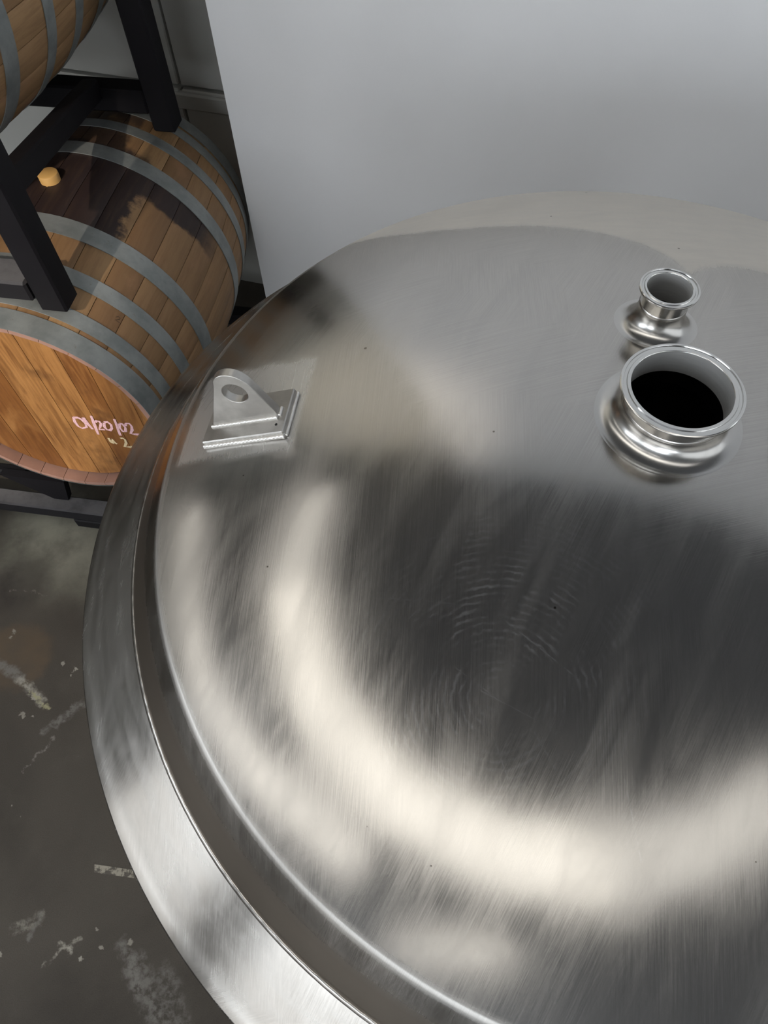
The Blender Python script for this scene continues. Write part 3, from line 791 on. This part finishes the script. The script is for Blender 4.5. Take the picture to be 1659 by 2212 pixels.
# ------------------------------------------------------------------ racks
def m_rack():
    t = NT('black_rack_enamel'); n_ = t.noise(t.obj(), 12, 5, .65)
    t.base(t.mix(n_, c4(.004, .0035, .005), c4(.009, .008, .010))); t.rough(t.mixf(n_, .5, .7)); t.b.inputs['Specular IOR Level'].default_value = .18; return t.m
M_RACK = m_rack()
def m_rackd():
    t = NT('dusty_rack_enamel'); n_ = t.noise(t.obj(), 14, 5, .65)
    sp_ = t.n('SeparateXYZ'); t.l(t.n('NewGeometry').outputs['Normal'], sp_.inputs[0])
    dust = t.math('MULTIPLY', t.ramp(sp_.outputs[2], .5, .95), t.ramp(n_, .25, .6, .55, 1))
    t.base(t.mix(dust, c4(.012, .011, .013), c4(.12, .115, .12))); t.rough(.8); t.b.inputs['Specular IOR Level'].default_value = .2
    return t.m
M_RACKD = m_rackd()
def lp(side, u, z): return (side, u, z)
def rack(name, label, z0):
    e = empty(name, (BC.x, BC.y, z0), PSI - PI / 2); tag(e, label, 'rack'); return e
def part(root, name, a, b, w, h, mat=None, upv=Vector((0, 0, 1))):
    m = MB(); m.bar(a, b, w, h, .005, upv); return m.build(name, mat or M_RACK, root, True, SH)
ur = rack('barrel_rack', 'black steel upper barrel rack standing on the lower barrel', ZR - .27)
zz = lambda z: z + .27          # rim-relative height -> rack local
LEGS = [(.150, -.357), (.180, .330)]
for s_, u in LEGS: part(ur, 'leg', lp(s_, u, zz(-.2475)), lp(s_, u, zz(.62)), .062, .062)
for s_, u in [(-.78, -.357), (-.78, .330)]: part(ur, 'leg', lp(s_, u, zz(-.2475)), lp(s_, u, zz(.62)), .062, .062)
part(ur, 'cross_rail', lp(-.78, -.357, zz(-.192)), lp(.119, -.357, zz(-.192)), .075, .05, M_RACKD)
part(ur, 'cross_rail', lp(-.75, .330, zz(-.173)), lp(.150, .330, zz(-.173)), .06, .06)
part(ur, 'cradle_rail', lp(.12, -.34, zz(.0)), lp(.01, .310, zz(-.150)), .042, .05)
part(ur, 'cradle_rail', lp(-.75, -.34, zz(.0)), lp(-.62, .310, zz(-.150)), .042, .05)
part(ur, 'cross_rail', lp(-.75, -.357, zz(.59)), lp(.12, -.357, zz(.59)), .05, .05)
part(ur, 'cross_rail', lp(-.75, .330, zz(.59)), lp(.150, .330, zz(.59)), .05, .05)
lr = rack('barrel_rack', 'black steel lower barrel rack standing on the concrete floor', 0.0)
zf = lambda z: z + ZR
for u in (-.452, .43):
    part(lr, 'cross_rail', lp(-.95, u, zf(-1.015)), lp(.62, u, zf(-1.015)), .055, .05, M_RACKD if u < 0 else M_RACK)
for s_ in (-.62, -.02, .5):
    for u in (-.452, .43):
        b = MB(); b.box(lp(s_, u, zf(-1.06)), (.16, .06, .04), .004); b.build('foot', M_RACK, lr, True, SH)
for s_ in (-.93, .60):
    part(lr, 'side_rail', lp(s_, -.42, zf(-1.015)), lp(s_, .40, zf(-1.015)), .05, .05)
def gusset(u, sc, up=-.885):
    # tapered saddle plate rising from the rail to the barrel
    z0, z1 = -.99, up
    vs = []
    for y in (u - .012, u + .012):
        vs += [lp(sc - .025, y, zf(z0)), lp(sc + .022, y, zf(z0)), lp(sc + .050, y, zf(z1)), lp(sc - .150, y, zf(z1))]
    fs = [(0, 1, 2, 3), (7, 6, 5, 4), (0, 4, 5, 1), (1, 5, 6, 2), (2, 6, 7, 3), (3, 7, 4, 0)]
    mesh_obj('saddle_plate', vs, fs, M_RACK, lr, False)
for u in (-.43, .41):
    gusset(u, -.130)
part(lr, 'cradle_bar', lp(-.9, -.41, zf(-.905)), lp(-.21, -.41, zf(-.905)), .03, .03)
part(lr, 'cradle_bar', lp(-.9, .41, zf(-.905)), lp(-.21, .41, zf(-.905)), .03, .03)

# ------------------------------------------------------------------ worn tape on the floor
def tape():
    q = [(-.725, .179), (-.655, .1685), (-.652, .1505), (-.722, .161)]
    q = [(-.735, .1805), (-.60, .160), (-.598, .142), (-.732, .1625)]
    vs = [(x, y, .0006) for x, y in q] + [(x, y, .0) for x, y in q]
    t = NT('worn_white_tape'); n_ = t.noise(t.obj(), 60, 5, .7)
    t.base(t.mix(t.ramp(n_, .42, .56), c4(.36, .33, .27), c4(.10, .09, .075))); t.rough(.85)
    o = mesh_obj('tape_strip', vs, [(3, 2, 1, 0), (0, 1, 5, 4), (1, 2, 6, 5), (2, 3, 7, 6), (3, 0, 4, 7)], t.m, None, False)
    tag(o, 'short worn strip of pale tape on the dark concrete beside the tank', 'tape')
tape()
